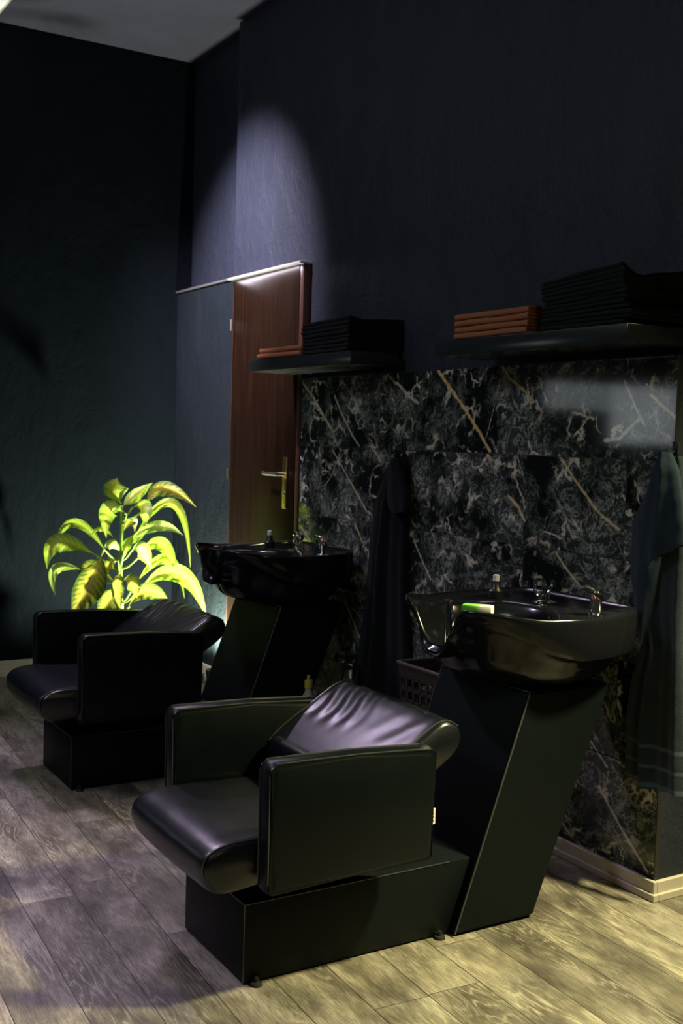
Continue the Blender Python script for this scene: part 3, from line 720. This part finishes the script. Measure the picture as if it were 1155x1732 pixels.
# ------------------------------------------------------------------ plant
LEAVES = [((-3.171,-0.471,0.945),(-3.145,-0.516,1.015),(-3.133,-0.508,1.078),0.119,0),((-3.168,-0.469,0.93),(-3.167,-0.401,0.99),(-3.153,-0.312,1.054),0.06,0),((-3.069,-0.384,0.925),(-2.994,-0.322,1.035),(-2.863,-0.196,0.949),0.072,1),((-3.124,-0.435,0.927),(-3.036,-0.403,0.939),(-2.97,-0.424,0.844),0.072,0),((-3.134,-0.456,0.897),(-3.124,-0.552,0.922),(-3.063,-0.584,0.787),0.089,0),((-3.163,-0.464,0.901),(-3.129,-0.501,0.927),(-3.122,-0.552,0.893),0.033,2),((-3.136,-0.44,0.732),(-3.04,-0.254,0.961),(-3.014,-0.155,0.631),0.045,0),((-3.122,-0.454,0.743),(-2.981,-0.364,0.848),(-2.85,-0.268,0.811),0.051,2),((-3.153,-0.503,0.762),(-3.165,-0.573,0.822),(-3.167,-0.639,0.784),0.024,0),((-3.174,-0.512,0.655),(-3.338,-0.644,0.839),(-3.428,-0.731,0.711),0.045,0),((-3.183,-0.564,0.671),(-3.26,-0.759,0.749),(-3.242,-0.822,0.622),0.089,0),((-3.123,-0.574,0.722),(-3.092,-0.66,0.552),(-3.087,-0.749,0.405),0.143,1),((-3.26,-0.605,0.594),(-3.337,-0.749,0.609),(-3.29,-0.764,0.477),0.048,2),((-3.074,-0.515,0.548),(-3.033,-0.571,0.491),(-3.022,-0.643,0.4),0.107,1),((-3.091,-0.412,0.676),(-2.997,-0.325,0.757),(-2.926,-0.266,0.6),0.066,0),((-3.071,-0.451,0.718),(-2.972,-0.44,0.733),(-2.882,-0.418,0.649),0.078,2),((-3.114,-0.432,0.509),(-3.017,-0.29,0.68),(-2.972,-0.202,0.481),0.051,0),((-3.056,-0.434,0.505),(-2.907,-0.271,0.618),(-2.798,-0.156,0.403),0.084,0),((-3.08,-0.464,0.426),(-2.98,-0.402,0.526),(-2.878,-0.318,0.471),0.078,1),((-3.106,-0.491,0.706),(-3.084,-0.545,0.749),(-3.065,-0.594,0.734),0.048,2),((-3.1,-0.483,0.692),(-3.047,-0.485,0.751),(-3.014,-0.462,0.803),0.045,0),((-3.13,-0.497,0.66),(-3.123,-0.545,0.647),(-3.118,-0.585,0.569),0.054,1),((-3.123,-0.457,0.734),(-3.114,-0.396,0.793),(-3.139,-0.333,0.85),0.039,0),((-3.083,-0.488,0.575),(-3.003,-0.474,0.57),(-2.954,-0.461,0.496),0.078,1),((-3.109,-0.488,0.617),(-3.039,-0.534,0.553),(-2.993,-0.531,0.442),0.066,1),((-3.187,-0.459,0.788),(-3.234,-0.393,0.858),(-3.268,-0.36,0.794),0.054,1),((-3.197,-0.47,0.53),(-3.349,-0.575,0.608),(-3.412,-0.584,0.446),0.072,1),((-3.166,-0.513,0.551),(-3.162,-0.592,0.629),(-3.151,-0.641,0.558),0.048,0)]
STEM = [(-3.11,-.471,.22),(-3.131,-.476,.389),(-3.151,-.479,.627),(-3.159,-.47,.805),(-3.169,-.468,.939)]
PC = Vector((-3.11, -.471, 0))
plant = thing('potted_plant', 'leafy green variegated plant in a dark pot in the corner, behind the far shampoo chair', 'plant', PC)
def foliage():
    vs, fs, lu, lv, mi = [], [], [], [], []
    VD = Vector((.80, -.59, .12))
    for a, m_, c, wd, ty in LEAVES:
        a, m_, c = Vector(a), Vector(m_), Vector(c)
        ctl = m_*2-(a+c)*.5; n = 22; K = 6
        for i in range(n+1):
            s = i/n; p = a*(1-s)**2+ctl*2*s*(1-s)+c*s*s
            tg = ((ctl-a)*(1-s)+(c-ctl)*s).normalized()
            side = tg.cross(VD)
            if side.length < .3: side = tg.cross(Vector((0, 0, 1)))
            side.normalize(); nn = side.cross(tg).normalized()
            if nn.z < -.3: pass
            w_ = .62*wd*max(.03, math.sin(PI*(max(0, s-.10)/.90)**.85) if s > .10 else .06)
            for k in range(-K, K+1):
                f = k/K
                q = p+side*w_*f*(1-.12*f*f)+nn*(-.30*w_*abs(f)+.06*w_*math.sin(s*22+k)*abs(f)) - PC
                vs.append(q); lu.append(abs(f)); lv.append(s)
        base = len(vs)-(n+1)*(2*K+1)
        for i in range(n):
            for k in range(2*K):
                q = base+i*(2*K+1)+k; fs.append((q, q+1, q+2*K+2, q+2*K+1)); mi.append(ty)
    me = bpy.data.meshes.new('foliage'); me.from_pydata([tuple(v) for v in vs], [], fs)
    for nm, arr in (('lu', lu), ('lv', lv)): me.attributes.new(nm, 'FLOAT', 'POINT').data.foreach_set('value', arr)
    for m in M_LEAF: me.materials.append(m)
    me.polygons.foreach_set('material_index', mi); me.polygons.foreach_set('use_smooth', [True]*len(fs))
    o = bpy.data.objects.new('foliage', me); COL.objects.link(o); o.parent = plant
foliage()
M_STEM = plain('green_stem', (.22, .36, .06), .45)
b = B(); tube(b, [Vector(p)-PC for p in STEM], lambda t_: .016-.008*t_, 12)
for a, m_, c, wd, ty in LEAVES:
    a = Vector(a); z = min(max(a.z-.06, .30), .93); f = 0
    for p, q in zip(STEM, STEM[1:]):
        if p[2] <= z <= q[2]: s = (z-p[2])/(q[2]-p[2]); sp = Vector(p).lerp(Vector(q), s)
    m2 = sp.lerp(a, .5)+Vector((0, 0, -.012)); e = a.lerp(Vector(m_), .12)
    tube(b, [sp-PC, m2-PC, a-PC, e-PC], .0045, 8, 3)
obj('stem', b, M_STEM, plant)
b = B(); lathe(b, (0, 0, 0), [(.10, 0), (.105, .01), (.135, .235), (.142, .24), (.142, .262), (.128, .262), (.125, .225)], 40); obj('pot', b, plain('dark_pot', (.03, .03, .035), .4), plant)
b = B(); lathe(b, (0, 0, 0), [(.118, .20), (.12, .235), (.04, .243), (.002, .245)], 32); obj('soil', b, plain('potting_soil', (.03, .02, .014), .95, bump=(60, .8)), plant)

# ------------------------------------------------------------------ floor uplight, ceiling lamps and added ceiling glow
t = NT('lamp_glow_lime'); t.P(base=(1, 1, .9), em=(.9, 1, .75), ems=6.0); M_GLOW = t.m
fl = thing('floor_spotlight', 'small round floor spotlight by the wall behind the far shampoo chair', 'floor lamp', (-2.90, -.060, 0))
b = B(); lathe(b, (0, 0, 0), [(.05, 0), (.052, .012), (.040, .06), (.046, .10), (.046, .118), (.040, .12), (.036, .108)], 28); obj('lamp_body', b, M_BLACK, fl)
b = B(); lathe(b, (0, 0, .10), [(.034, 0), (.034, .008), (.003, .012)], 24); obj('lens', b, M_GLOW, fl)
t = NT('lamp_glow_violet'); t.P(base=(1, 1, 1), em=(.85, .78, 1), ems=8.0); M_GLOWV = t.m
t = NT('lamp_glow_warm'); t.P(base=(1, 1, 1), em=(1, .93, .6), ems=8.0); M_GLOWW = t.m
def downlight(x, y, m, label):
    d = thing('ceiling_spotlight', label, 'ceiling light', (x, y, HC))
    b = B(); lathe(b, (0, 0, -.05), [(.058, 0), (.06, .004), (.06, .049), (.01, .05)], 28); obj('housing', b, M_BLACK, d)
    b = B(); lathe(b, (0, 0, -.052), [(.045, 0), (.045, .0015), (.003, .0015)], 24); obj('lens', b, m, d)
downlight(-2.45, -1.35, M_GLOWV, 'small ceiling spotlight in front of the door wall')
downlight(-1.5, -2.9, M_GLOWV, 'small ceiling spotlight over the open floor at left')
downlight(1.30, .60, M_GLOWW, 'small ceiling spotlight beyond the end of the marble wall')
downlight(-2.95, -1.30, M_GLOWV, 'small ceiling spotlight near the left wall corner')
t = NT('lit_ceiling_glow'); t.P(base=(.8, .8, .78), em=(1, 1, .97), ems=.56); M_CEIL_GLOW = t.m  # plain white ceiling here; its lit look is put in as emission
cp = thing('ceiling_glow_sheet', 'lit white ceiling at the top left corner, as an added glowing sheet', 'ceiling light', (-2.9, -1.5, HC))
b = B(); box(b, (-.78, -.48, -.006), (.10, .495, 0)); obj('glow_sheet', b, M_CEIL_GLOW, cp, smooth=False)
b = B(); box(b, (.10, -.48, -.02), (.12, .495, 0)); box(b, (-.78, -.50, -.02), (.12, -.48, 0)); obj('glow_sheet_border', b, M_WHITE, cp, smooth=False)  # made-up border around the added glow sheet
led = bpy.data.lights.new('led_strip_light', 'AREA'); led.shape = 'RECTANGLE'; led.size = .66; led.size_y = .010; led.energy = .75; led.color = (.93, .86, 1.0)
lo = bpy.data.objects.new('led_strip_light', led); COL.objects.link(lo); lo.location = (-2.555, -.022, 2.075); lo.rotation_euler = (math.radians(20), 0, 0)
